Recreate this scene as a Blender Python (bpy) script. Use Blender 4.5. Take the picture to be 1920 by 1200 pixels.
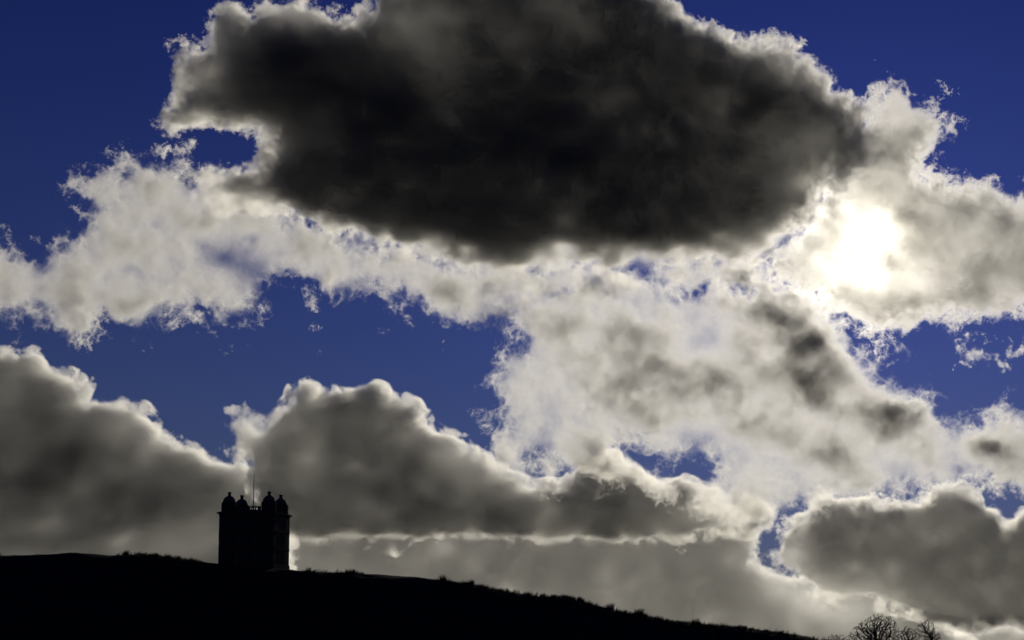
import bpy, math, random, time
import numpy as np
from mathutils import Vector, Matrix

T_START = time.time()
for o in list(bpy.data.objects):
    bpy.data.objects.remove(o, do_unlink=True)
scene = bpy.context.scene
COL = scene.collection

# ------------------------------------------------------------------ camera
W_REF, H_REF = 1920.0, 1200.0
LENS = 67.5
FPX = W_REF * LENS / 36.0                      # focal length in photo pixels
PITCH = math.atan(615.0 / FPX)                 # horizon lies just below the frame
EYE = Vector((0.0, 0.0, 0.0))
cam_data = bpy.data.cameras.new('camera')
cam = bpy.data.objects.new('camera', cam_data)
COL.objects.link(cam)
cam_data.sensor_width = 36.0
cam_data.lens = LENS
cam_data.clip_start = 0.1
cam_data.clip_end = 80000.0
cam.location = EYE
cam.rotation_euler = (math.pi / 2 + PITCH, 0.0, 0.0)
scene.camera = cam
CAM_ROT = Matrix.Rotation(math.pi / 2 + PITCH, 3, 'X')


def ray(px, py):
    """world direction through a point of the photograph, depth 1 along the optical axis"""
    return CAM_ROT @ Vector(((px - 960.0) / FPX, -(py - 600.0) / FPX, -1.0))


# ------------------------------------------------------------------ sky and sun
SUN_DIR = ray(1622, 462).normalized()
sun_el = math.asin(SUN_DIR.z)
sun_az = math.atan2(SUN_DIR.x, SUN_DIR.y)      # clockwise from +Y
world = bpy.data.worlds.new('World')
scene.world = world
world.use_nodes = True
wn, wl = world.node_tree.nodes, world.node_tree.links
wn.clear()
w_out = wn.new('ShaderNodeOutputWorld')
w_bg = wn.new('ShaderNodeBackground')
w_sky = wn.new('ShaderNodeTexSky')
w_sky.sky_type = 'NISHITA'
w_sky.sun_disc = False
w_sky.sun_elevation = sun_el
w_sky.sun_rotation = sun_az
w_sky.altitude = 300.0
w_sky.air_density = 1.0
w_sky.dust_density = 0.32
w_sky.ozone_density = 10.0
w_bg.inputs['Strength'].default_value = 0.05
w_tint = wn.new('ShaderNodeMix')
w_tint.data_type, w_tint.blend_type = 'RGBA', 'MULTIPLY'
w_tint.inputs[0].default_value = 1.0
w_tint.inputs[7].default_value = (0.27, 0.155, 0.28, 1.0)       # the polarised, blue-heavy film look
w_gam = wn.new('ShaderNodeGamma')
w_gam.inputs['Gamma'].default_value = 1.5
wl.new(w_sky.outputs['Color'], w_gam.inputs['Color'])
wl.new(w_gam.outputs['Color'], w_tint.inputs[6])
# grey-blue haze thickening towards the horizon, the same all round
w_tc, w_sep = wn.new('ShaderNodeTexCoord'), wn.new('ShaderNodeSeparateXYZ')
wl.new(w_tc.outputs['Generated'], w_sep.inputs[0])
w_fall = wn.new('ShaderNodeMath')
w_fall.operation = 'MULTIPLY'
w_fall.inputs[1].default_value = -1.0 / 0.135
wl.new(w_sep.outputs['Z'], w_fall.inputs[0])
w_exp = wn.new('ShaderNodeMath')
w_exp.operation = 'EXPONENT'
wl.new(w_fall.outputs[0], w_exp.inputs[0])
w_fac = wn.new('ShaderNodeMath')
w_fac.operation, w_fac.use_clamp = 'MULTIPLY', True
w_fac.inputs[1].default_value = 1.0
wl.new(w_exp.outputs[0], w_fac.inputs[0])
w_hz = wn.new('ShaderNodeMix')
w_hz.data_type = 'RGBA'
w_hz.inputs[7].default_value = (2.6, 3.4, 4.5, 1.0)
wl.new(w_fac.outputs[0], w_hz.inputs[0])
wl.new(w_tint.outputs[2], w_hz.inputs[6])
wl.new(w_hz.outputs[2], w_bg.inputs['Color'])
wl.new(w_bg.outputs['Background'], w_out.inputs['Surface'])

sun_data = bpy.data.lights.new('sun', 'SUN')
sun_data.energy = 5.0
sun_data.angle = math.radians(0.53)
sun_data.color = (1.0, 0.925, 0.75)
sun = bpy.data.objects.new('sun', sun_data)
COL.objects.link(sun)
sun.rotation_euler = SUN_DIR.to_track_quat('Z', 'Y').to_euler()
sun.location = SUN_DIR * 500.0

vs = scene.view_settings
scene.display_settings.display_device = 'sRGB'
vs.view_transform = 'Standard'
vs.look = 'None'
vs.gamma = 1.0
vs.use_curve_mapping = False
vs.exposure = -0.85

scene.render.engine = 'CYCLES'
cy = scene.cycles
cy.use_denoising = True
cy.use_adaptive_sampling = True
cy.adaptive_threshold = 0.045
cy.adaptive_min_samples = 24
cy.time_limit = 600.0
cy.max_bounces = 6
cy.volume_bounces = 1
cy.transparent_max_bounces = 64
cy.volume_max_steps = 512
cy.volume_step_rate = 4.0

# ------------------------------------------------------------------ clouds
VOX = 1.75                                      # voxel size in photo pixels, across
DZ = 4.5                                       # voxel size in depth
rng = np.random.default_rng(7)
NZ, NY, NX = 48, 360, 640


def make_tiles():
    """two periodic 3D noises: rounded billows and wispy fbm"""
    white = np.fft.rfftn(rng.standard_normal((NZ, NY, NX)).astype(np.float32))
    kz = np.fft.fftfreq(NZ)[:, None, None] / DZ
    ky = np.fft.fftfreq(NY)[None, :, None] / VOX
    kx = np.fft.rfftfreq(NX)[None, None, :] / VOX
    k = np.sqrt(kx * kx + ky * ky + kz * kz) + 1e-9
    bil = np.zeros((NZ, NY, NX), np.float32)
    fbm = np.zeros((NZ, NY, NX), np.float32)
    amp = 1.0
    for wl_px in (120.0, 62.0, 32.0, 16.0, 9.0, 5.0):
        band = np.exp(-(np.log(k * wl_px) ** 2) / (2 * 0.35 ** 2))
        n = np.fft.irfftn(white * band * np.exp(1j * 6.283 * rng.random()), s=(NZ, NY, NX)).astype(np.float32)
        n = np.roll(n, tuple(rng.integers(0, 300, 3)), (0, 1, 2))
        n /= n.std()
        bil += amp * (np.abs(n) - 0.8) / 0.6
        fbm += amp * n
        amp *= 0.64
    rid = np.zeros((NZ, NY, NX), np.float32)        # thin torn filaments
    for wl_px, am in ((44.0, 1.0), (22.0, 0.8), (11.0, 0.6)):
        band = np.exp(-(np.log(k * wl_px) ** 2) / (2 * 0.35 ** 2))
        n = np.roll(np.fft.irfftn(white * band, s=(NZ, NY, NX)).astype(np.float32), tuple(rng.integers(0, 300, 3)), (0, 1, 2))
        rid += am * np.exp(-np.abs(n / n.std()) * 2.0)
    return bil / bil.std(), fbm / fbm.std(), (rid - rid.mean()) / rid.std()


BIL, FBM, RID = make_tiles()


def low_noise(PX, PY, seed, scales=((330.0, 1.0), (160.0, 0.7), (80.0, 0.45))):
    """broad unevenness in how thick a cloud is"""
    r = np.random.default_rng(seed + 900)
    out = np.zeros(PX.shape, np.float32)
    for wl_px, am in scales:
        for _ in range(7):
            a, ph = r.uniform(0, 6.283), r.uniform(0, 6.283)
            k = 6.283 / (wl_px * r.uniform(0.75, 1.3))
            out += am * np.sin(k * (math.cos(a) * PX + 1.25 * math.sin(a) * PY) + ph + 1.5 * np.sin(0.6 * k * (math.sin(a) * PX - math.cos(a) * PY) + ph * 3))
    return out / out.std()


def tile(t, nz, ny, nx, seed):
    r = np.random.default_rng(seed)
    oz, oy, ox = (int(v) for v in r.integers(0, 400, 3))
    iz = (np.arange(nz) + oz) % NZ
    iy = (np.arange(ny) + oy) % NY
    ix = (np.arange(nx) + ox) % NX
    return t[iz][:, iy][:, :, ix]


def sdf_poly(PX, PY, pts):
    """signed distance in pixels to a closed outline, positive inside"""
    p = np.array(pts, np.float32)
    best = np.full(PX.shape, 1e9, np.float32)
    inside = np.zeros(PX.shape, bool)
    for a, b in zip(p, np.roll(p, -1, 0)):
        e = b - a
        t = np.clip(((PX - a[0]) * e[0] + (PY - a[1]) * e[1]) / (e @ e + 1e-9), 0, 1)
        dx, dy = PX - a[0] - t * e[0], PY - a[1] - t * e[1]
        best = np.minimum(best, dx * dx + dy * dy)
        c = ((a[1] > PY) != (b[1] > PY)) & (PX < (b[0] - a[0]) * (PY - a[1]) / (b[1] - a[1] + 1e-9) + a[0])
        inside ^= c
    d = np.sqrt(best)
    return np.where(inside, d, -d)


def blobs(PX, PY, lst):
    m = np.zeros(PX.shape, np.float32)
    for (x, y, rx, ry, rot, amp) in lst:
        c, s = math.cos(math.radians(rot)), math.sin(math.radians(rot))
        u = ((PX - x) * c + (PY - y) * s) / rx
        v = (-(PX - x) * s + (PY - y) * c) / ry
        m += amp * np.exp(-(u * u + v * v))
    return m


def volume_material(name, g_wide, peak):
    m = bpy.data.materials.new(name)
    m.use_nodes = True
    nt = m.node_tree
    nt.nodes.clear()
    out = nt.nodes.new('ShaderNodeOutputMaterial')
    att = nt.nodes.new('ShaderNodeAttribute')
    att.attribute_name = 'density'
    mix = nt.nodes.new('ShaderNodeMixShader')
    mix.inputs[0].default_value = peak
    for i, g in ((1, g_wide), (2, 0.982)):
        sc = nt.nodes.new('ShaderNodeVolumeScatter')
        sc.inputs['Color'].default_value = (1, 1, 1, 1)
        sc.inputs['Anisotropy'].default_value = g
        nt.links.new(att.outputs['Fac'], sc.inputs['Density'])
        nt.links.new(sc.outputs[0], mix.inputs[i])
    nt.links.new(mix.outputs[0], out.inputs['Volume'])
    return m


CLOUD_MAT = volume_material('cloud_droplets', 0.5, 0.0095)


def grid_nodes(res, lo, hi, store):
    """geometry nodes: fill a box with the density stored on the cloud's points"""
    ng = bpy.data.node_groups.new('cloud_volume', 'GeometryNodeTree')
    ng.interface.new_socket('Geometry', in_out='INPUT', socket_type='NodeSocketGeometry')
    ng.interface.new_socket('Geometry', in_out='OUTPUT', socket_type='NodeSocketGeometry')
    N, L = ng.nodes, ng.links
    gi, go = N.new('NodeGroupInput'), N.new('NodeGroupOutput')
    pos, sep = N.new('GeometryNodeInputPosition'), N.new('ShaderNodeSeparateXYZ')
    L.new(pos.outputs[0], sep.inputs[0])

    def math_node(op, a, b=None, clamp=None):
        n = N.new('ShaderNodeMath')
        n.operation = op
        for i, v in enumerate((a, b)):
            if v is None:
                continue
            if isinstance(v, (int, float)):
                n.inputs[i].default_value = v
            else:
                L.new(v, n.inputs[i])
        return n.outputs[0]
    idx = []
    for k in range(3):
        v = math_node('SUBTRACT', sep.outputs[k], lo[k])
        v = math_node('MULTIPLY', v, (res[k] - 1) / (hi[k] - lo[k]))
        v = math_node('ROUND', v)
        v = math_node('MINIMUM', math_node('MAXIMUM', v, 0.0), float(res[k] - 1))
        f = N.new('FunctionNodeFloatToInt')
        L.new(v, f.inputs[0])
        idx.append(f.outputs[0])

    def imath(op, a, b):
        n = N.new('FunctionNodeIntegerMath')
        n.operation = op
        for i, v in enumerate((a, b)):
            if isinstance(v, int):
                n.inputs[i].default_value = v
            else:
                L.new(v, n.inputs[i])
        return n.outputs[0]
    flat = imath('ADD', imath('MULTIPLY', imath('ADD', imath('MULTIPLY', idx[2], res[1]), idx[1]), res[0]), idx[0])
    att = N.new('GeometryNodeInputNamedAttribute')
    att.data_type = 'FLOAT'
    att.inputs['Name'].default_value = 'stored_density'
    smp = N.new('GeometryNodeSampleIndex')
    smp.data_type, smp.domain = 'FLOAT', 'POINT'
    inf = N.new('GeometryNodeObjectInfo')
    inf.inputs['Object'].default_value = store
    L.new(inf.outputs['Geometry'], smp.inputs['Geometry'])
    L.new(att.outputs[0], smp.inputs['Value'])
    L.new(flat, smp.inputs['Index'])
    vc = N.new('GeometryNodeVolumeCube')
    L.new(smp.outputs[0], vc.inputs['Density'])
    vc.inputs['Min'].default_value = lo
    vc.inputs['Max'].default_value = hi
    for k, ax in enumerate('XYZ'):
        vc.inputs['Resolution ' + ax].default_value = res[k]
    sm = N.new('GeometryNodeSetMaterial')
    sm.inputs['Material'].default_value = CLOUD_MAT
    L.new(vc.outputs[0], sm.inputs[0])
    L.new(sm.outputs[0], go.inputs[0])
    return ng


def cloud(label, dist, box, outline, T0, T_blobs=(), holes=(), rough=18.0, wispy=0.0, edge=60.0, soft=8.0,
          depth=60.0, streak=0.0, seed=1, extra=(), base_soft=None, rough_map=None, inner=0.25, uneven=0.05, fil=0.0):
    """one cloud: an outline thickened into a body whose depth follows how opaque it is, carved by 3D noise"""
    x0, y0, x1, y1 = box
    cx, cy_ = (x0 + x1) / 2, (y0 + y1) / 2
    dirw = ray(cx, cy_)
    centre = EYE + dirw * dist
    z_ax = (-dirw).normalized()
    x_ax = Vector((0, 0, 1)).cross(z_ax).normalized()
    y_ax = z_ax.cross(x_ax)
    R = Matrix((x_ax, y_ax, z_ax)).transposed()
    mpp = dist * dirw.length / FPX                 # metres per photo pixel here
    hw, hh = (x1 - x0) / 2 * 1.02, (y1 - y0) / 2 * 1.02
    nx, ny = int(2 * hw / VOX) + 1, int(2 * hh / VOX) + 1
    nz = int(2 * depth * 1.5 / DZ) + 1
    lx = np.linspace(-hw, hw, nx, dtype=np.float32) * mpp
    ly = np.linspace(-hh, hh, ny, dtype=np.float32) * mpp
    LX, LY = np.meshgrid(lx, ly)
    rel = np.array(dirw * dist)[:, None, None] + np.array(x_ax)[:, None, None] * LX + np.array(y_ax)[:, None, None] * LY
    Rc = np.array(CAM_ROT)
    cpt = np.tensordot(Rc.T, rel, 1)
    PX = (960.0 + FPX * cpt[0] / -cpt[2]).astype(np.float32)
    PY = (600.0 - FPX * cpt[1] / -cpt[2]).astype(np.float32)
    S = sdf_poly(PX, PY, outline)
    for e in extra:
        S = np.maximum(S, sdf_poly(PX, PY, e))
    for h in holes:
        S = np.minimum(S, -sdf_poly(PX, PY, h))
    T = np.maximum(T0 + blobs(PX, PY, T_blobs), 0.12) * np.exp(uneven * low_noise(PX, PY, seed))
    h = np.clip(depth * np.sqrt(T / 4.0), 0.3 * depth, depth * 1.3)
    rho = T / (2 * h) / mpp                        # extinction per metre
    EG = np.full(PX.shape, edge, np.float32)
    Sc = np.minimum(S, EG)
    A = (rough * (inner + (1 - inner) * np.clip(1.6 - S / edge, 0, 1))).astype(np.float32)
    sf = np.full(PX.shape, soft, np.float32)
    wm = np.full(PX.shape, wispy, np.float32)
    if rough_map:
        rm = np.clip(blobs(PX, PY, rough_map), 0, 1)
        A = A * (1 + rm * 0.8)
        sf = sf * (1 + rm * 3.0)
        wm = np.clip(wm + rm, 0, 1)
        EG = EG * (1 + rm * 2.0)
        Sc = np.minimum(S, EG)
    if base_soft:                                  # flat, diffuse underside
        yb, wb, k, be = base_soft
        bm = np.clip((PY - yb) / wb, 0, 1)
        sf = sf * (1 + bm * k)
        EG = EG * (1 + bm * be)
        Sc = np.minimum(S, EG)
    lown = low_noise(PX, PY, seed + 7, ((170.0, 1.0), (70.0, 0.8)))
    sf = sf * np.exp(0.4 * lown)                  # crisp puffs here, soft veils there
    A = A * np.exp(-0.25 * lown)
    lown2 = low_noise(PX, PY, seed + 17, ((140.0, 1.0), (60.0, 0.8)))
    FM = (fil * np.clip(1.25 - S / EG, 0.15, 1) * np.exp(0.5 * lown2)).astype(np.float32)
    zz = np.linspace(-depth * 1.5, depth * 1.5, nz, dtype=np.float32)
    nb, nf = tile(BIL, nz, ny, nx, seed), tile(FBM, nz, ny, nx, seed + 50)
    nr = tile(RID, nz, ny, nx, seed + 90) if streak > 0 or fil > 0 else None
    dens = np.empty((nz, ny, nx), np.float32)
    for i, z in enumerate(zz):
        n = np.minimum(nb[i] * (1 - wm) + nf[i] * wm, 1.1)
        q = Sc + A * n - EG * (z / h) ** 2
        if fil > 0:
            q = q + FM * nr[i]
        d = np.clip(q / sf, 0, 1)
        d = d * d * (3 - 2 * d)
        if streak > 0:
            d = d * np.exp(streak * (0.45 * nr[i] + nf[i]) - 0.6 * streak * streak)
        dens[i] = d * rho
    # feather the sides of the box
    fx = np.clip(np.minimum(np.arange(nx), nx - 1 - np.arange(nx)) / 4.0, 0, 1)
    fy = np.clip(np.minimum(np.arange(ny), ny - 1 - np.arange(ny)) / 4.0, 0, 1)
    dens *= (fy[:, None] * fx[None, :])[None].astype(np.float32)
    me = bpy.data.meshes.new('cloud_points')
    me.vertices.add(dens.size)
    at = me.attributes.new('stored_density', 'FLOAT', 'POINT')
    at.data.foreach_set('value', dens.ravel())
    store = bpy.data.objects.new('cloud_points', me)      # only read by the volume, never linked to the scene
    vol = bpy.data.volumes.new('cloud')
    vol.materials.append(CLOUD_MAT)
    ob = bpy.data.objects.new('cloud', vol)
    COL.objects.link(ob)
    ob.matrix_world = Matrix.Translation(centre) @ R.to_4x4()
    lo = (float(lx[0]), float(ly[0]), float(zz[0] * mpp))
    hi = (float(lx[-1]), float(ly[-1]), float(zz[-1] * mpp))
    md = ob.modifiers.new('cloud_volume', 'NODES')
    md.node_group = grid_nodes((nx, ny, nz), lo, hi, store)
    ob['label'] = label
    ob['category'] = 'cloud'
    ob['group'] = 'clouds'
    print('cloud', label, dens.size, round(time.time() - T_START, 1))
    return ob


cloud('huge dark cumulus with bright rims filling the top of the sky', 3200, (260, -90, 1720, 590),
      [(335, 105), (350, 88), (385, 85), (390, 60), (408, 20), (440, 12), (470, 25), (500, 8), (560, 2), (600, 18), (640, 35), (665, 30),
       (700, 5), (760, -60), (1150, -60), (1200, -40), (1265, 5), (1280, 32), (1330, 50), (1385, 80), (1410, 85), (1440, 75), (1475, 78),
       (1505, 105), (1520, 120), (1550, 140), (1560, 170), (1600, 185), (1625, 205), (1650, 290), (1600, 340), (1548, 385), (1515, 440), (1470, 495),
       (1390, 515), (1200, 512), (1050, 520), (930, 558), (880, 520), (780, 480), (700, 465), (640, 440), (560, 410), (490, 395), (430, 400),
       (370, 370), (350, 330), (420, 320), (480, 312), (505, 285), (500, 255), (470, 240), (430, 245), (400, 230), (370, 240), (320, 250),
       (315, 215), (330, 190), (345, 160), (330, 130)],
      7.3, [(900, 270, 420, 160, 5, 1.9), (560, 130, 130, 60, -10, 1.6), (390, 130, 80, 90, 0, -3.8), (800, 60, 120, 80, 20, -2.6),
            (1100, 20, 120, 40, 0, -0.8), (1460, 110, 80, 40, 30, -3.2), (1645, 250, 45, 90, 0, -2.4), (1530, 320, 130, 130, 0, -2.4),
            (420, 370, 90, 40, 10, -3.6), (560, 30, 120, 40, 0, -3.4), (520, 260, 60, 40, 0, -2.6)],
      rough=14, edge=36, soft=6, depth=75, seed=3, inner=0.25, fil=4, streak=0.06, base_soft=(380, 140, 9, 3.0), uneven=0.045, rough_map=[(840, 50, 110, 80, 0, 0.4), (1570, 380, 110, 110, 0, 1.0), (470, 360, 90, 50, 0, 0.6)])

cloud('bright hazy cloud wrapped around the sun at the upper right', 3500, (1330, 110, 2010, 660),
      [(1640, 190), (1655, 155), (1680, 145), (1700, 150), (1730, 180), (1760, 205), (1778, 240), (1760, 265), (1730, 300), (1745, 330),
       (1800, 350), (1850, 345), (1920, 375), (2060, 380), (2060, 590), (1920, 585), (1840, 590), (1760, 600), (1700, 610), (1650, 625),
       (1600, 600), (1550, 575), (1500, 540), (1440, 500), (1500, 420), (1560, 320), (1600, 250)],
      2.9, [(1615, 455, 70, 70, 0, 0.5), (1700, 210, 60, 60, 0, -1.2), (1880, 430, 80, 60, 0, 0.9), (1760, 530, 90, 30, 0, -0.8),
            (1560, 520, 60, 40, 0, -0.5), (1680, 330, 60, 50, 0, 0.4)],
      rough=15, edge=45, soft=12, depth=55, wispy=0.4, streak=0.12, seed=11, inner=0.3, uneven=0.10, fil=8)

cloud('pale wispy cloud with ragged edges at the middle left', 4000, (-60, 270, 1500, 670),
      [(-120, 450), (0, 455), (60, 470), (100, 460), (140, 430), (165, 405), (180, 385), (160, 350), (115, 345), (130, 318), (180, 310),
       (240, 305), (290, 300), (340, 300), (390, 330), (470, 345), (560, 400), (700, 450), (790, 450), (870, 480), (960, 490), (1100, 485), (1250, 480), (1420, 480), (1480, 520), (1400, 560),
       (1200, 560), (1030, 580), (950, 600), (890, 625), (830, 605), (790, 590), (740, 570), (690, 560), (640, 560), (590, 555), (540, 540), (500, 555),
       (470, 580), (420, 600), (370, 590), (320, 605), (260, 620), (200, 610), (140, 630), (100, 610), (60, 600), (0, 605), (-120, 600)],
      1.4, [(250, 505, 45, 25, 20, -1.1), (400, 470, 80, 28, 35, -1.0), (490, 500, 60, 50, 40, -1.0), (660, 530, 50, 20, 0, -0.9),
            (100, 550, 100, 40, 0, 0.6), (300, 560, 90, 40, 0, 0.5), (480, 400, 80, 40, 20, 1.0), (820, 520, 70, 30, 20, 0.7)],
      rough=15, edge=55, soft=26, depth=45, wispy=0.7, streak=0.2, seed=23, inner=0.6, uneven=0.24, fil=9)

cloud('sunlit broken cloud mass with grey patches below the sun', 4400, (880, 480, 2010, 1010),
      [(930, 690), (945, 660), (980, 645), (960, 600), (920, 570), (1000, 535), (1100, 520), (1250, 530), (1330, 540), (1400, 545),
       (1390, 520), (1420, 505), (1450, 510), (1490, 535), (1540, 560), (1570, 600), (1600, 640), (1640, 680), (1650, 710), (1700, 730),
       (1740, 750), (1770, 790), (1830, 800), (1870, 765), (1920, 775), (2060, 780), (2060, 930), (1920, 930), (1870, 910), (1800, 910),
       (1740, 915), (1660, 920), (1550, 935), (1500, 960), (1440, 985), (1300, 960), (1250, 930), (1150, 900), (1060, 880), (1000, 905),
       (960, 890), (930, 860), (945, 800), (930, 760), (920, 720)],
      1.55, [(1200, 620, 45, 35, 20, 1.7), (1400, 590, 80, 45, 40, 2.4), (1520, 690, 95, 70, 30, 2.4), (1420, 805, 45, 35, 0, 1.8),
            (1570, 870, 55, 28, 30, 1.9), (1690, 765, 85, 35, 20, 1.7), (1130, 710, 110, 60, 0, 1.0), (1880, 845, 60, 45, 0, 1.7),
            (1300, 720, 70, 40, 0, 1.0), (1000, 560, 60, 30, 0, -0.8), (1300, 820, 110, 30, 0, -1.0), (1180, 560, 150, 25, 0, -1.0),
            (1650, 880, 150, 25, 0, -0.9), (1000, 800, 60, 80, 0, -0.8), (1330, 650, 60, 40, 0, -0.8), (1620, 690, 30, 50, -35, -1.2)],
      holes=[[(1165, 840), (1250, 852), (1345, 858), (1350, 900), (1310, 908), (1250, 910), (1210, 885)],
             [(985, 865), (1010, 870), (1040, 905), (1010, 912), (990, 890)]],
      rough=14, edge=45, soft=15, depth=75, wispy=0.5, streak=0.26, seed=37, inner=0.8, uneven=0.27, fil=8)

cloud('grey cumulus with rounded bright crest above the hill, farthest to the left', 7300, (-60, 630, 580, 1120),
      [(-120, 655), (0, 662), (50, 660), (80, 662), (95, 690), (130, 700), (160, 725), (165, 755), (180, 755), (230, 752), (265, 765),
       (295, 790), (310, 810), (340, 830), (380, 845), (420, 855), (460, 860), (490, 880), (540, 920), (560, 1150), (-120, 1150)],
      5.2, [(230, 790, 90, 40, 30, -1.6), (100, 870, 120, 60, 0, 0.8), (250, 940, 150, 40, 0, 0.8), (60, 1040, 120, 30, 0, -1.0),
            (330, 1020, 160, 35, -10, -1.5), (110, 980, 40, 25, 0, -0.7), (470, 900, 60, 50, 0, -1.4), (30, 720, 60, 30, 0, -0.6)],
      rough=13, edge=17, soft=5, depth=65, seed=41, streak=0.06, inner=0.06, rough_map=[(450, 850, 60, 40, 0, 1.0), (200, 1040, 300, 40, 0, 0.3)])

cloud('broad grey cumulus with a bright domed top behind the tower', 6600, (400, 690, 1530, 1060),
      [(430, 800), (440, 770), (470, 770), (500, 790), (520, 770), (545, 750), (555, 725), (580, 713), (605, 735), (650, 735), (700, 722),
       (740, 745), (780, 760), (800, 790), (850, 815), (880, 835), (920, 850), (945, 880), (1000, 905), (1060, 910), (1090, 870),
       (1120, 850), (1160, 845), (1200, 880), (1240, 910), (1280, 900), (1340, 920), (1400, 930), (1450, 955), (1440, 985), (1380, 1000),
       (1250, 1020), (1000, 1015), (830, 1010), (750, 1020), (650, 1020), (560, 1020), (480, 1020), (470, 900), (460, 860), (430, 850)],
      5.2, [(470, 800, 60, 60, 0, -2.8), (700, 850, 160, 70, 15, 0.5), (900, 950, 250, 30, 5, 0.6), (880, 860, 60, 40, 30, -1.5),
            (1180, 940, 70, 40, 0, 0.6), (1350, 960, 110, 40, 0, -1.6), (700, 1015, 200, 14, 0, -2.6), (1100, 1020, 300, 12, 0, -2.6),
            (1000, 920, 60, 25, 0, -1.2), (590, 740, 50, 20, 0, -0.8)],
      rough=13, edge=17, soft=5, depth=65, seed=59, streak=0.06, inner=0.06, base_soft=(985, 40, 3, 0.0), rough_map=[(460, 800, 50, 60, 0, 1.0), (1380, 960, 90, 50, 0, 0.8), (680, 1015, 170, 22, 0, 0.3), (1150, 1020, 220, 18, 0, 0.4)])

cloud('large smooth grey cloud low on the right above the bare trees', 8200, (1400, 880, 2010, 1230),
      [(1470, 1000), (1480, 975), (1520, 965), (1530, 930), (1560, 925), (1600, 940), (1700, 945), (1740, 930), (1755, 912), (1800, 915),
       (1840, 935), (1870, 960), (1885, 985), (1920, 960), (2060, 950), (2060, 1170), (1920, 1170), (1800, 1172), (1740, 1165),
       (1680, 1140), (1630, 1120), (1585, 1126), (1548, 1122), (1510, 1096), (1482, 1070), (1458, 1058), (1452, 1034)],
      5.0, [(1600, 1120, 100, 35, 10, -3.0), (1480, 1060, 45, 60, 0, -2.4), (1500, 980, 30, 30, 0, -1.5), (1800, 925, 90, 15, 0, -1.0)],
      rough=12, edge=13, soft=4, depth=60, seed=67, inner=0.04, uneven=0.03, fil=3, rough_map=[(1600, 1130, 80, 40, 0, 0.7)])

cloud('flat featureless grey cloud bank lying behind the hillside', 9200, (380, 930, 1850, 1290),
      [(400, 1000), (560, 950), (900, 950), (1300, 950), (1405, 975), (1418, 1010), (1412, 1046), (1445, 1064), (1495, 1080), (1540, 1086),
       (1590, 1080), (1640, 1085), (1700, 1110), (1760, 1155), (1800, 1185), (1860, 1215), (1860, 1330), (350, 1330)],
      4.3, [(600, 1050, 80, 40, 0, -0.4), (1590, 1145, 110, 45, 10, -1.9), (1450, 1085, 45, 35, 30, -1.6), (1520, 1105, 50, 35, 20, -1.6)],
      rough=8, edge=14, soft=5, depth=60, seed=71, inner=0.03, uneven=0.025, fil=3, rough_map=[(1580, 1130, 90, 40, 0, 0.8)])

cloud('thin lighter cloud strip on the horizon behind the bare trees', 9800, (1480, 1150, 2010, 1290),
      [(1500, 1180), (1600, 1170), (1750, 1172), (1850, 1168), (2060, 1160), (2060, 1330), (1450, 1330)],
      3.4, [], rough=6, edge=25, soft=10, depth=60, seed=75, inner=0.2)

cloud('small faint wisp alone in the blue gap on the right', 4600, (1770, 620, 1925, 720),
      [(1785, 665), (1805, 648), (1840, 642), (1870, 652), (1905, 660), (1908, 685), (1880, 678), (1840, 682), (1800, 684)],
      0.7, [], rough=16, edge=22, soft=22, depth=22, wispy=1.0, streak=0.5, seed=81, inner=1.0, fil=8)

cloud('tiny torn wisp in the blue beside the bright cloud edge', 4600, (1620, 610, 1730, 700),
      [(1640, 650), (1665, 632), (1695, 635), (1705, 660), (1680, 678), (1655, 672)],
      0.6, [], rough=14, edge=18, soft=22, depth=20, wispy=1.0, streak=0.5, seed=85, inner=1.0, fil=8)

cloud('tiny wisp in the deep blue left of the dark cloud', 3700, (225, 255, 330, 315),
      [(240, 287), (265, 285), (285, 278), (305, 275), (308, 290), (280, 294)],
      0.7, [], rough=7, edge=10, soft=12, depth=15, wispy=1.0, streak=0.4, seed=89, inner=1.0, fil=4)

print('clouds done', round(time.time() - T_START, 1))

# ------------------------------------------------------------------ materials
def surface_material(name, col_a, col_b, scale, rough=0.9, bump=0.0):
    m = bpy.data.materials.new(name)
    m.use_nodes = True
    nt = m.node_tree
    bs = nt.nodes['Principled BSDF']
    tc = nt.nodes.new('ShaderNodeTexCoord')
    nz = nt.nodes.new('ShaderNodeTexNoise')
    nz.inputs['Scale'].default_value = scale
    nz.inputs['Detail'].default_value = 6.0
    rp = nt.nodes.new('ShaderNodeValToRGB')
    rp.color_ramp.elements[0].position = 0.35
    rp.color_ramp.elements[1].position = 0.65
    rp.color_ramp.elements[0].color = (*col_a, 1)
    rp.color_ramp.elements[1].color = (*col_b, 1)
    nt.links.new(tc.outputs['Object'], nz.inputs['Vector'])
    nt.links.new(nz.outputs['Fac'], rp.inputs['Fac'])
    nt.links.new(rp.outputs['Color'], bs.inputs['Base Color'])
    bs.inputs['Roughness'].default_value = rough
    bs.inputs['Specular IOR Level'].default_value = 0.15
    if bump:
        bp = nt.nodes.new('ShaderNodeBump')
        bp.inputs['Strength'].default_value = bump
        nt.links.new(nz.outputs['Fac'], bp.inputs['Height'])
        nt.links.new(bp.outputs['Normal'], bs.inputs['Normal'])
    return m


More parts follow.
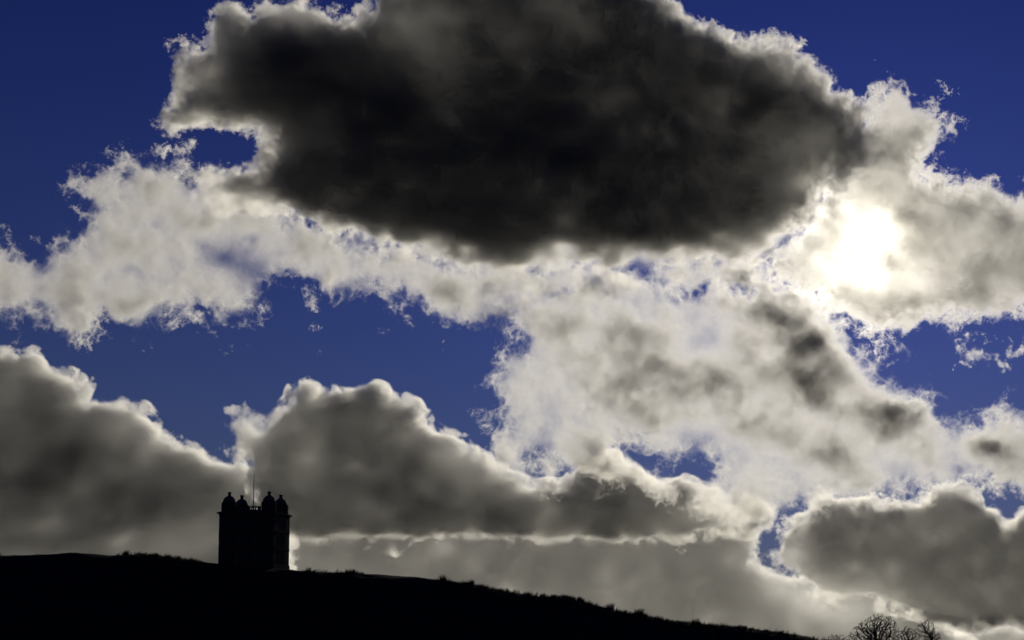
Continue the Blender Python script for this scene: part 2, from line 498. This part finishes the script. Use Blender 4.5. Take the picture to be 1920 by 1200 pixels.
M_MOOR = surface_material('moorland_turf', (0.030, 0.034, 0.016), (0.048, 0.046, 0.024), 0.35, 0.95, 0.4)
M_GRASS = surface_material('rough_grass', (0.045, 0.050, 0.020), (0.075, 0.065, 0.030), 2.0)
M_STONE = surface_material('soot_blackened_gritstone', (0.045, 0.042, 0.036), (0.07, 0.064, 0.054), 1.5, 0.9, 0.3)
M_LEAD = surface_material('lead_roofing', (0.08, 0.08, 0.085), (0.11, 0.11, 0.115), 2.0, 0.6)
M_GLASS = surface_material('dark_window_glass', (0.03, 0.03, 0.035), (0.04, 0.04, 0.045), 3.0, 0.2)
M_WOOD = surface_material('weathered_oak', (0.10, 0.075, 0.05), (0.14, 0.10, 0.07), 4.0)
M_BARK = surface_material('winter_bark', (0.06, 0.05, 0.04), (0.09, 0.075, 0.06), 3.0)
M_POLE = surface_material('painted_pole', (0.5, 0.5, 0.48), (0.6, 0.6, 0.58), 3.0, 0.6)


def mesh_object(name, verts, faces, mat, parent=None, smooth=False):
    me = bpy.data.meshes.new(name)
    me.from_pydata([tuple(v) for v in verts], [], faces)
    me.materials.append(mat)
    if smooth:
        me.polygons.foreach_set('use_smooth', [True] * len(me.polygons))
    me.update()
    ob = bpy.data.objects.new(name, me)
    COL.objects.link(ob)
    if parent is not None:
        ob.parent = parent
    return ob


class Shape:
    """collects boxes, prisms, lathes and tubes into one mesh"""
    def __init__(self):
        self.v, self.f = [], []

    def box(self, x0, x1, y0, y1, z0, z1):
        b = len(self.v)
        self.v += [(x, y, z) for z in (z0, z1) for (x, y) in ((x0, y0), (x1, y0), (x1, y1), (x0, y1))]
        self.f += [tuple(b + i for i in q) for q in ((3, 2, 1, 0), (4, 5, 6, 7), (0, 1, 5, 4), (1, 2, 6, 5), (2, 3, 7, 6), (3, 0, 4, 7))]
        return self

    def lathe(self, cx, cy_, prof, n=24, square=False):
        b = len(self.v)
        for (r, z) in prof:
            for k in range(n):
                a = 2 * math.pi * (k + 0.5) / n
                self.v.append((cx + r * math.cos(a), cy_ + r * math.sin(a), z))
        for j in range(len(prof) - 1):
            for k in range(n):
                k2 = (k + 1) % n
                self.f.append((b + j * n + k, b + j * n + k2, b + (j + 1) * n + k2, b + (j + 1) * n + k))
        self.f.append(tuple(b + k for k in range(n))[::-1])
        self.f.append(tuple(b + (len(prof) - 1) * n + k for k in range(n)))
        return self

    def tube(self, pts, radii, n=5):
        b = len(self.v)
        for i, p in enumerate(pts):
            d = (pts[min(i + 1, len(pts) - 1)] - pts[max(i - 1, 0)]).normalized()
            u = d.cross(Vector((0.3, 0.9, 0.1))).normalized()
            w = d.cross(u)
            for k in range(n):
                a = 2 * math.pi * k / n
                self.v.append(tuple(p + (u * math.cos(a) + w * math.sin(a)) * radii[i]))
        for j in range(len(pts) - 1):
            for k in range(n):
                k2 = (k + 1) % n
                self.f.append((b + j * n + k, b + j * n + k2, b + (j + 1) * n + k2, b + (j + 1) * n + k))
        self.f.append(tuple(b + (len(pts) - 1) * n + k for k in range(n)))
        return self

    def build(self, name, mat, parent=None, smooth=False):
        return mesh_object(name, self.v, self.f, mat, parent, smooth)


def tag(o, label=None, category=None, group=None, kind=None):
    for k, v in (('label', label), ('category', category), ('group', group), ('kind', kind)):
        if v:
            o[k] = v
    return o


# ------------------------------------------------------------------ ground: the moor with its ridge
RIDGE_Y = 320.0
ridge_px = [(-200, 1042), (0, 1041), (60, 1041), (130, 1038), (180, 1039), (235, 1041), (290, 1042), (330, 1044), (360, 1049), (410, 1053),
            (476, 1059), (545, 1066), (600, 1073), (670, 1077), (740, 1079), (790, 1082), (830, 1088), (880, 1097), (930, 1106), (960, 1112), (1000, 1118),
            (1060, 1121), (1110, 1132), (1150, 1141), (1200, 1149), (1240, 1158), (1300, 1166), (1380, 1176), (1450, 1188), (1520, 1198),
            (1600, 1216), (1700, 1235), (1900, 1262)]
rx, rz = [], []
for (px, py) in ridge_px:
    d = ray(px, py)
    t = RIDGE_Y / d.y
    rx.append(d.x * t)
    rz.append(d.z * t)
rx = [-400.0, -200.0] + rx + [150.0, 400.0]
rz = [rz[0] - 14.0, rz[0] - 2.0] + rz + [-11.0, -24.0]

_wr = random.Random(5)
_waves = []
for wlen, amp in ((60, 0.25), (31, 0.16), (17, 0.13), (9, 0.10), (5, 0.06), (2.7, 0.035)):
    for _ in range(4):
        a = _wr.uniform(0, 6.283)
        _waves.append((math.cos(a) * 6.283 / wlen, math.sin(a) * 6.283 / wlen, _wr.uniform(0, 6.283), amp * 0.5))


def ground_z(x, y):
    x, y = np.asarray(x, float), np.asarray(y, float)
    zr = np.interp(x, rx, rz)
    u = RIDGE_Y - y
    front = 0.34 * (np.sqrt(u * u + 16.0) - 4.0)
    back = 0.055 * (np.sqrt(u * u + 400.0) - 20.0)
    z = zr - np.where(u > 0, front, back)
    floor = -26.0
    z = floor + np.logaddexp(0.0, (z - floor) / 4.0) * 4.0 - 0.0
    r = np.sqrt(x * x + y * y)
    knoll = -1.7 - 0.28 * (np.sqrt(r * r + 100.0) - 10.0)      # the rise that the photographer stands on
    z = np.maximum(z, np.where(r < 200, knoll, -1e9))
    far = np.clip((r - 600) / 1500, 0, 1)
    z = z * (1 - far) + (-26.0) * far
    w = np.zeros_like(z)
    for kx, ky, ph, am in _waves:
        w += am * np.sin(kx * x + ky * y + ph)
    return z + w * np.clip((r - 60) / 60, 0, 1) * (1 - far)


def axis(a, b, step, lim):
    v = list(np.arange(a, b, step))
    s = step
    while v[-1] < lim:
        s *= 1.25
        v.append(v[-1] + s)
    s = step
    lo = [v[0]]
    while lo[-1] > -lim:
        s *= 1.25
        lo.append(lo[-1] - s)
    return np.array(lo[:0:-1] + v)


gx, gy = axis(-105, 100, 0.8, 30000), axis(285, 350, 0.6, 30000)
GX, GY = np.meshgrid(gx, gy)
GZ = ground_z(GX, GY)
nxg, nyg = len(gx), len(gy)
gv = np.stack([GX.ravel(), GY.ravel(), GZ.ravel()], 1)
ii, jj = np.meshgrid(np.arange(nxg - 1), np.arange(nyg - 1))
q = (jj * nxg + ii).ravel()
gf = np.stack([q, q + 1, q + nxg + 1, q + nxg], 1)
ground = mesh_object('ground', gv.tolist(), gf.tolist(), M_MOOR, None, True)
tag(ground, 'dark moorland hillside sloping down to the right', None, None, 'structure')

# ------------------------------------------------------------------ the hunting tower on the ridge
MPP = RIDGE_Y / (ray(476, 1059).y * FPX)          # metres per photo pixel at the tower
TW = 106.0 * MPP
d = ray(476, 1059)
t = 326.0 / d.y
tower_pos = Vector((d.x * t, 326.0, 0.0))
base_z = float(ground_z(tower_pos.x, 321.0)) - 1.5
dc = ray(476, 964.5)
z_cornice = dc.z * 326.0 / dc.y - base_z            # cornice height above the tower's foot
tower = bpy.data.objects.new('stone_tower', None)
COL.objects.link(tower)
tower.location = (tower_pos.x, tower_pos.y, base_z)
tower.rotation_euler = (0, 0, math.radians(-9.5))
tag(tower, 'square stone tower with four domed corner turrets and a flagpole on the hill', 'tower')
H = TW / 2 - 0.02
zc = z_cornice
body = Shape()
body.box(-H, H, -H, H, 0, zc)
for sx in (-1, 1):                                   # corner piers stand slightly proud of the walls
    for sy in (-1, 1):
        cxp, cyp = sx * (H - 1.2), sy * (H - 1.2)
        body.box(cxp - 1.28, cxp + 1.28, cyp - 1.28, cyp + 1.28, 0, zc - 0.01)
walls = body.build('wall', M_STONE, tower)
Shape().box(-H - 0.18, H + 0.18, -H - 0.18, H + 0.18, 0.0, 1.9).build('plinth', M_STONE, tower)
for zs in (4.4, 7.3):
    if zs < zc - 1.0:
        Shape().box(-H - 0.15, H + 0.15, -H - 0.15, H + 0.15, zs, zs + 0.22).build('string_course', M_STONE, tower)
co = Shape()
co.box(-H - 0.18, H + 0.18, -H - 0.18, H + 0.18, zc - 0.28, zc - 0.10)
co.box(-H - 0.45, H + 0.45, -H - 0.45, H + 0.45, zc - 0.10, zc + 0.06)
co.box(-H - 0.25, H + 0.25, -H - 0.25, H + 0.25, zc + 0.06, zc + 0.16)
co.build('cornice', M_STONE, tower)
Shape().box(-H + 0.4, H - 0.4, -H + 0.4, H - 0.4, zc + 0.162, zc + 0.30).build('roof', M_LEAD, tower)

for fi in range(4):                                  # windows on each face, a door on the first
    ang = fi * math.pi / 2
    R4 = Matrix.Rotation(ang, 4, 'Z')
    for wx in (-1.45, 1.45):
        for wz in (2.5, 5.3):
            if wz + 1.5 > zc - 0.4 or (fi == 0 and wz < 3 and wx < 0):
                continue
            fr = Shape()
            fr.box(wx - 0.62, wx - 0.5, -H - 0.10, -H + 0.05, wz, wz + 1.5)
            fr.box(wx + 0.5, wx + 0.62, -H - 0.10, -H + 0.05, wz, wz + 1.5)
            fr.box(wx - 0.62, wx + 0.62, -H - 0.12, -H + 0.05, wz + 1.5, wz + 1.65)
            fr.box(wx - 0.05, wx + 0.05, -H - 0.06, -H + 0.04, wz, wz + 1.5)
            fr.box(wx - 0.5, wx - 0.05, -H - 0.055, -H + 0.04, wz + 0.72, wz + 0.8)
            fr.box(wx + 0.05, wx + 0.5, -H - 0.055, -H + 0.04, wz + 0.72, wz + 0.8)
            wob = fr.build('window', M_STONE, tower)
            wob.matrix_local = R4
            for (a, b_) in ((-0.5, -0.05), (0.05, 0.5)):
                for (c0, c1) in ((0.0, 0.72), (0.8, 1.5)):
                    Shape().box(wx + a, wx + b_, -H - 0.015, -H + 0.03, wz + c0, wz + c1).build('pane', M_GLASS, wob)
            Shape().box(wx - 0.75, wx + 0.75, -H - 0.16, -H + 0.05, wz - 0.14, wz).build('sill', M_STONE, wob)
door = Shape().box(-1.85, -1.05, -H - 0.21, -H - 0.10, 1.5, 3.7).build('door', M_WOOD, tower)
Shape().box(-1.15, -1.08, -H - 0.27, -H - 0.208, 2.5, 2.65).build('handle', M_LEAD, door)

INS = 13.6 * MPP                                     # turret centre, in from the wall face
RT = 13.4 * MPP                                      # half width of a turret
turret_proto = None
for sx in (-1, 1):
    for sy in (-1, 1):
        cx, cyy = sx * (H - INS), sy * (H - INS)
        z0 = zc + 0.16
        zl = zc + 20.0 * MPP                         # lip under the dome
        tb = Shape()
        tb.lathe(cx, cyy, [(RT * 1.02 / math.cos(math.pi / 8), z0), (RT * 1.02 / math.cos(math.pi / 8), zl - 0.12), (RT * 1.10, zl - 0.10), (RT * 1.10, zl), (RT * 0.9, zl + 0.06)], 8)
        tur = tb.build('turret', M_STONE, tower)
        rd = 12.2 * MPP
        prof = [(rd * 1.0, zl + 0.062)]
        for k in range(1, 9):
            a = k / 9 * math.pi / 2
            prof.append((rd * math.cos(a), zl + 0.06 + rd * 1.02 * math.sin(a)))
        ztop = zl + 0.06 + rd * 1.02
        prof.append((0.24, ztop))
        Shape().lathe(cx, cyy, prof, 24).build('dome', M_LEAD, tur, True)
        Shape().lathe(cx, cyy, [(0.33, ztop - 0.10), (0.27, ztop + 0.02), (0.25, ztop + 0.42), (0.33, ztop + 0.46), (0.33, ztop + 0.58), (0.10, ztop + 0.64)], 10).build('cupola', M_STONE, tur)

zb = zc + 12.0 * MPP                                 # top of the balustrade
for fi in range(4):
    R4 = Matrix.Rotation(fi * math.pi / 2, 4, 'Z')
    half = H - INS - RT - 0.05
    yb = -H + 0.55
    par = Shape()
    par.box(-half, half, yb - 0.14, yb + 0.14, zb - 0.18, zb)
    par.box(-half, half, yb - 0.14, yb + 0.14, zc + 0.17, zb - 0.58)
    for xp in (-half + 0.25, half * 0.05, half - 0.25):
        par.box(xp - 0.24, xp + 0.24, yb - 0.15, yb + 0.15, zb - 0.58, zb - 0.18)
    po = par.build('parapet', M_STONE, tower)
    po.matrix_local = R4
    nb_ = 11
    for k in range(nb_):
        x = -half + 0.5 + (2 * half - 1.0) * k / (nb_ - 1)
        if min(abs(x - xp) for xp in (-half + 0.25, half * 0.05, half - 0.25)) < 0.30:
            continue
        Shape().lathe(x, yb, [(0.09, zb - 0.58), (0.11, zb - 0.48), (0.07, zb - 0.32), (0.09, zb - 0.18)], 6).build('baluster', M_STONE, po)
zp = zb + 64.0 * MPP
fp = Shape()
fp.tube([Vector((0.0, -1.0, zc + 0.3)), Vector((0.0, -1.0, zc + 3.0)), Vector((0.0, -1.0, zp - 0.1))], [0.09, 0.08, 0.05], 8)
flagpole = fp.build('flagpole', M_POLE, tower)
Shape().lathe(0.0, -1.0, [(0.03, zp - 0.1), (0.09, zp - 0.04), (0.09, zp + 0.04), (0.02, zp + 0.10)], 8).build('finial', M_POLE, flagpole)
Shape().tube([Vector((-0.02, -1.0, zp - 1.6)), Vector((-0.6, -1.0, zb + 1.6)), Vector((-1.2, -1.0, zb + 0.02))], [0.012, 0.012, 0.012], 4).build('halyard', M_WOOD, flagpole)
Shape().tube([Vector((-half, -1.0, zb + 0.42)), Vector((0, -1.0, zb + 0.40)), Vector((half, -1.0, zb + 0.42))], [0.02, 0.02, 0.02], 4).build('roof_rail', M_LEAD, tower)

# ------------------------------------------------------------------ grass on the ridge
gr = random.Random(21)


def blade(sh_v, sh_f, x, y, z, h, w, lean, az):
    dx, dy = math.cos(az), math.sin(az)
    lx_, ly_ = lean * h * dx, lean * h * dy
    b = len(sh_v)
    a2 = gr.uniform(0, math.pi)
    px_, py_ = math.cos(a2) * w / 2, math.sin(a2) * w / 2
    sh_v += [(x - px_, y - py_, z), (x + px_, y + py_, z),
             (x + px_ * 0.7 + lx_ * 0.3, y + py_ * 0.7 + ly_ * 0.3, z + h * 0.55), (x - px_ * 0.7 + lx_ * 0.3, y - py_ * 0.7 + ly_ * 0.3, z + h * 0.55),
             (x + lx_, y + ly_, z + h)]
    sh_f += [(b, b + 1, b + 2, b + 3), (b + 3, b + 2, b + 4)]


def tuft(sh_v, sh_f, x, y, h, n, spread):
    z = float(ground_z(x, y)) - 0.05
    for _ in range(n):
        a = gr.uniform(0, 6.283)
        r = spread * math.sqrt(gr.random())
        lean = gr.uniform(0.1, 0.55)
        az = a if gr.random() < 0.5 else gr.gauss(0.2, 0.5)
        blade(sh_v, sh_f, x + r * math.cos(a), y + r * math.sin(a), z, h * gr.uniform(0.45, 1.0), gr.uniform(0.04, 0.075), lean, az)


def ridge_x_at(px):
    dd = ray(px, 1100)
    return dd.x * RIDGE_Y / dd.y


V, F = [], []
n_t = 3600
xs_t = [gr.uniform(-92, 66) for _ in range(n_t)]
for x in xs_t:
    y = gr.gauss(319.0, 4.0) if gr.random() < 0.75 else gr.uniform(296, 330)
    px = 960 + x / RIDGE_Y * FPX
    smooth_part = (0 < px < 225) or (380 < px < 570) or (680 < px < 815)
    h = gr.uniform(0.10, 0.22) if smooth_part else gr.uniform(0.3, 0.75) * (1.6 if gr.random() < 0.12 else 1.0)
    tuft(V, F, x, y, h, gr.randint(6, 11), 0.25)
for (a, b_, hh, cnt) in ((255, 350, 0.75, 26), (585, 600, 0.5, 4), (620, 650, 0.55, 10), (865, 945, 0.75, 30), (985, 1070, 0.85, 34), (1075, 1105, 0.9, 14),
                         (1180, 1240, 0.8, 20), (1290, 1345, 0.75, 18), (1370, 1395, 0.7, 8), (1425, 1470, 0.7, 14)):
    for _ in range(cnt):
        tuft(V, F, ridge_x_at(gr.uniform(a, b_)), gr.gauss(319, 1.2), hh * 1.25 * gr.uniform(0.6, 1.0), 18, 0.32)
grass = mesh_object('grass', V, F, M_GRASS)
tag(grass, 'rough moorland grass fringing the crest of the hill', 'grass', None, 'stuff')

for (px, h, sp, n, lab) in ((235, 0.85, 0.45, 90, 'round dark rush tussock on the crest left of the tower'),
                            (578, 0.85, 0.40, 60, 'small upright rush tussock just right of the tower'),
                            (656, 0.80, 0.75, 130, 'broad low rush tussock farther down right of the tower'),
                            (829, 0.95, 0.40, 50, 'spiky rush tussock alone on the smooth middle of the slope'),
                            (884, 0.95, 0.50, 70, 'ragged rush tussock where the rough fringe begins'),
                            (1142, 1.15, 0.70, 120, 'tall tussock where the slope steepens in the middle'),
                            (1198, 1.15, 0.70, 120, 'bushy tussock second from the right of the tall ones'),
                            (1302, 1.00, 0.60, 90, 'tussock on the lower slope nearest the bare trees')):
    V, F = [], []
    x = ridge_x_at(px)
    tuft(V, F, 0, 0, h * 1.25, int(n * 1.4), sp)
    z0 = float(ground_z(x, 319.5)) - 0.05
    zref = float(ground_z(0, 0)) - 0.05
    ob = mesh_object('rush_tussock', [(a, b_, c - zref) for a, b_, c in V], F, M_GRASS)
    ob.location = (x, 319.5, z0)
    tag(ob, lab, 'tussock', 'rush tussocks along the crest')

# ------------------------------------------------------------------ bare trees behind the slope
def bare_tree(px, top_py, width_px, y, label, seed, points=900, flat=0.8, step=0.34, lean=0.0, lumps=5):
    """branches grow towards scattered points of the crown until all of it is reached"""
    r = np.random.default_rng(seed)
    dd = ray(px, top_py)
    k = y / dd.y
    x, ztop = dd.x * k, dd.z * k
    gz = float(ground_z(x, y)) - 0.2
    height, width = ztop - gz, width_px * k / FPX
    rad = width * 0.5
    root = bpy.data.objects.new('bare_tree', None)
    COL.objects.link(root)
    root.location = (x, y, gz)
    tag(root, label, 'tree', 'bare winter trees behind the slope')
    ccz = height - rad * flat
    tgt = r.normal(size=(points * 6, 3))
    tgt /= np.linalg.norm(tgt, axis=1)[:, None]
    tgt *= (r.random(len(tgt)) ** 0.42)[:, None]
    dirs = r.normal(size=(lumps, 3))
    dirs /= np.linalg.norm(dirs, axis=1)[:, None]
    u = tgt / (np.linalg.norm(tgt, axis=1)[:, None] + 1e-6)
    lim = 0.80 + 0.20 * np.clip((u @ dirs.T).max(1), 0, 1) ** 3      # uneven outline
    tgt = tgt[(np.linalg.norm(tgt, axis=1) < lim) & (tgt[:, 2] > -0.75)][:points]
    tgt = tgt * np.array([rad, rad, rad * flat]) + np.array([0, 0, ccz])
    nodes = [np.array([0.0, 0.0, 0.0])]
    par = [-1]
    trunk_top = ccz - rad * flat * 0.62
    n_tr = max(4, int(trunk_top / 0.8))
    for i in range(n_tr):
        f = (i + 1) / n_tr
        nodes.append(np.array([lean * trunk_top * f * f + r.normal(0, 0.06), r.normal(0, 0.06), trunk_top * f]))
        par.append(len(nodes) - 2)
    alive = np.ones(len(tgt), bool)
    for it in range(90):
        P = np.array(nodes)
        T_ = tgt[alive]
        if len(T_) == 0:
            break
        d2 = ((T_[:, None, :] - P[None, n_tr - 1:, :]) ** 2).sum(2)
        near = d2.argmin(1) + n_tr - 1
        new, newp = [], []
        for nd in np.unique(near):
            v = (T_[near == nd] - P[nd])
            v = (v / np.linalg.norm(v, axis=1)[:, None]).mean(0) + r.normal(0, 0.16, 3)
            v /= np.linalg.norm(v) + 1e-6
            new.append(P[nd] + v * step)
            newp.append(int(nd))
        nodes += new
        par += newp
        P = np.array(new)
        idx = np.where(alive)[0]
        d2 = ((tgt[idx][:, None, :] - P[None]) ** 2).sum(2).min(1)
        alive[idx[d2 < (step * 1.15) ** 2]] = False
    n = len(nodes)
    weight = np.zeros(n)
    kids = [[] for _ in range(n)]
    for i in range(n - 1, 0, -1):
        if not weight[i]:
            weight[i] = 1.0
        weight[par[i]] += weight[i]
        kids[par[i]].append(i)
    radius = 0.050 * weight ** 0.40
    radius[0] *= 1.5
    trunk, crown = Shape(), Shape()
    for i in range(1, n):
        p, c = par[i], i
        a_, b_ = Vector(nodes[p]), Vector(nodes[c])
        thick = weight[c] > 40
        r0 = radius[p] if kids[p] and max(kids[p], key=lambda q: weight[q]) == c else radius[c]
        (trunk if thick else crown).tube([a_, b_], [r0, radius[c]], 7 if thick else 3)
        if weight[c] <= 2.0 and not kids[c]:                # twigs at every tip
            for _ in range(3):
                v = (b_ - a_).normalized() + Vector(r.normal(0, 0.55, 3))
                crown.tube([b_, b_ + v.normalized() * float(r.uniform(0.25, 0.55))], [0.036, 0.018], 3)
    trunk.build('trunk', M_BARK, root, True)
    crown.build('crown', M_BARK, root)
    return root


bare_tree(1643, 1149, 108, 420.0, 'bare round-crowned tree, tallest of the trees at the foot of the slope', 4, 1600, 0.78)
bare_tree(1736, 1156, 48, 428.0, 'thin spiky bare tree beside a dense low one', 9, 150, 1.0, 0.34, 0.08, 7)
bare_tree(1571, 1187, 62, 415.0, 'low bushy bare tree, only its top showing, next to the grassy slope', 14, 420, 0.8)
bare_tree(1705, 1174, 46, 424.0, 'dense low bare tree between the two taller bare trees', 19, 380, 0.8)
bare_tree(1748, 1179, 42, 424.0, 'lowest bare tree at the end of the row away from the slope', 25, 330, 0.8)

print('script time', round(time.time() - T_START, 1))
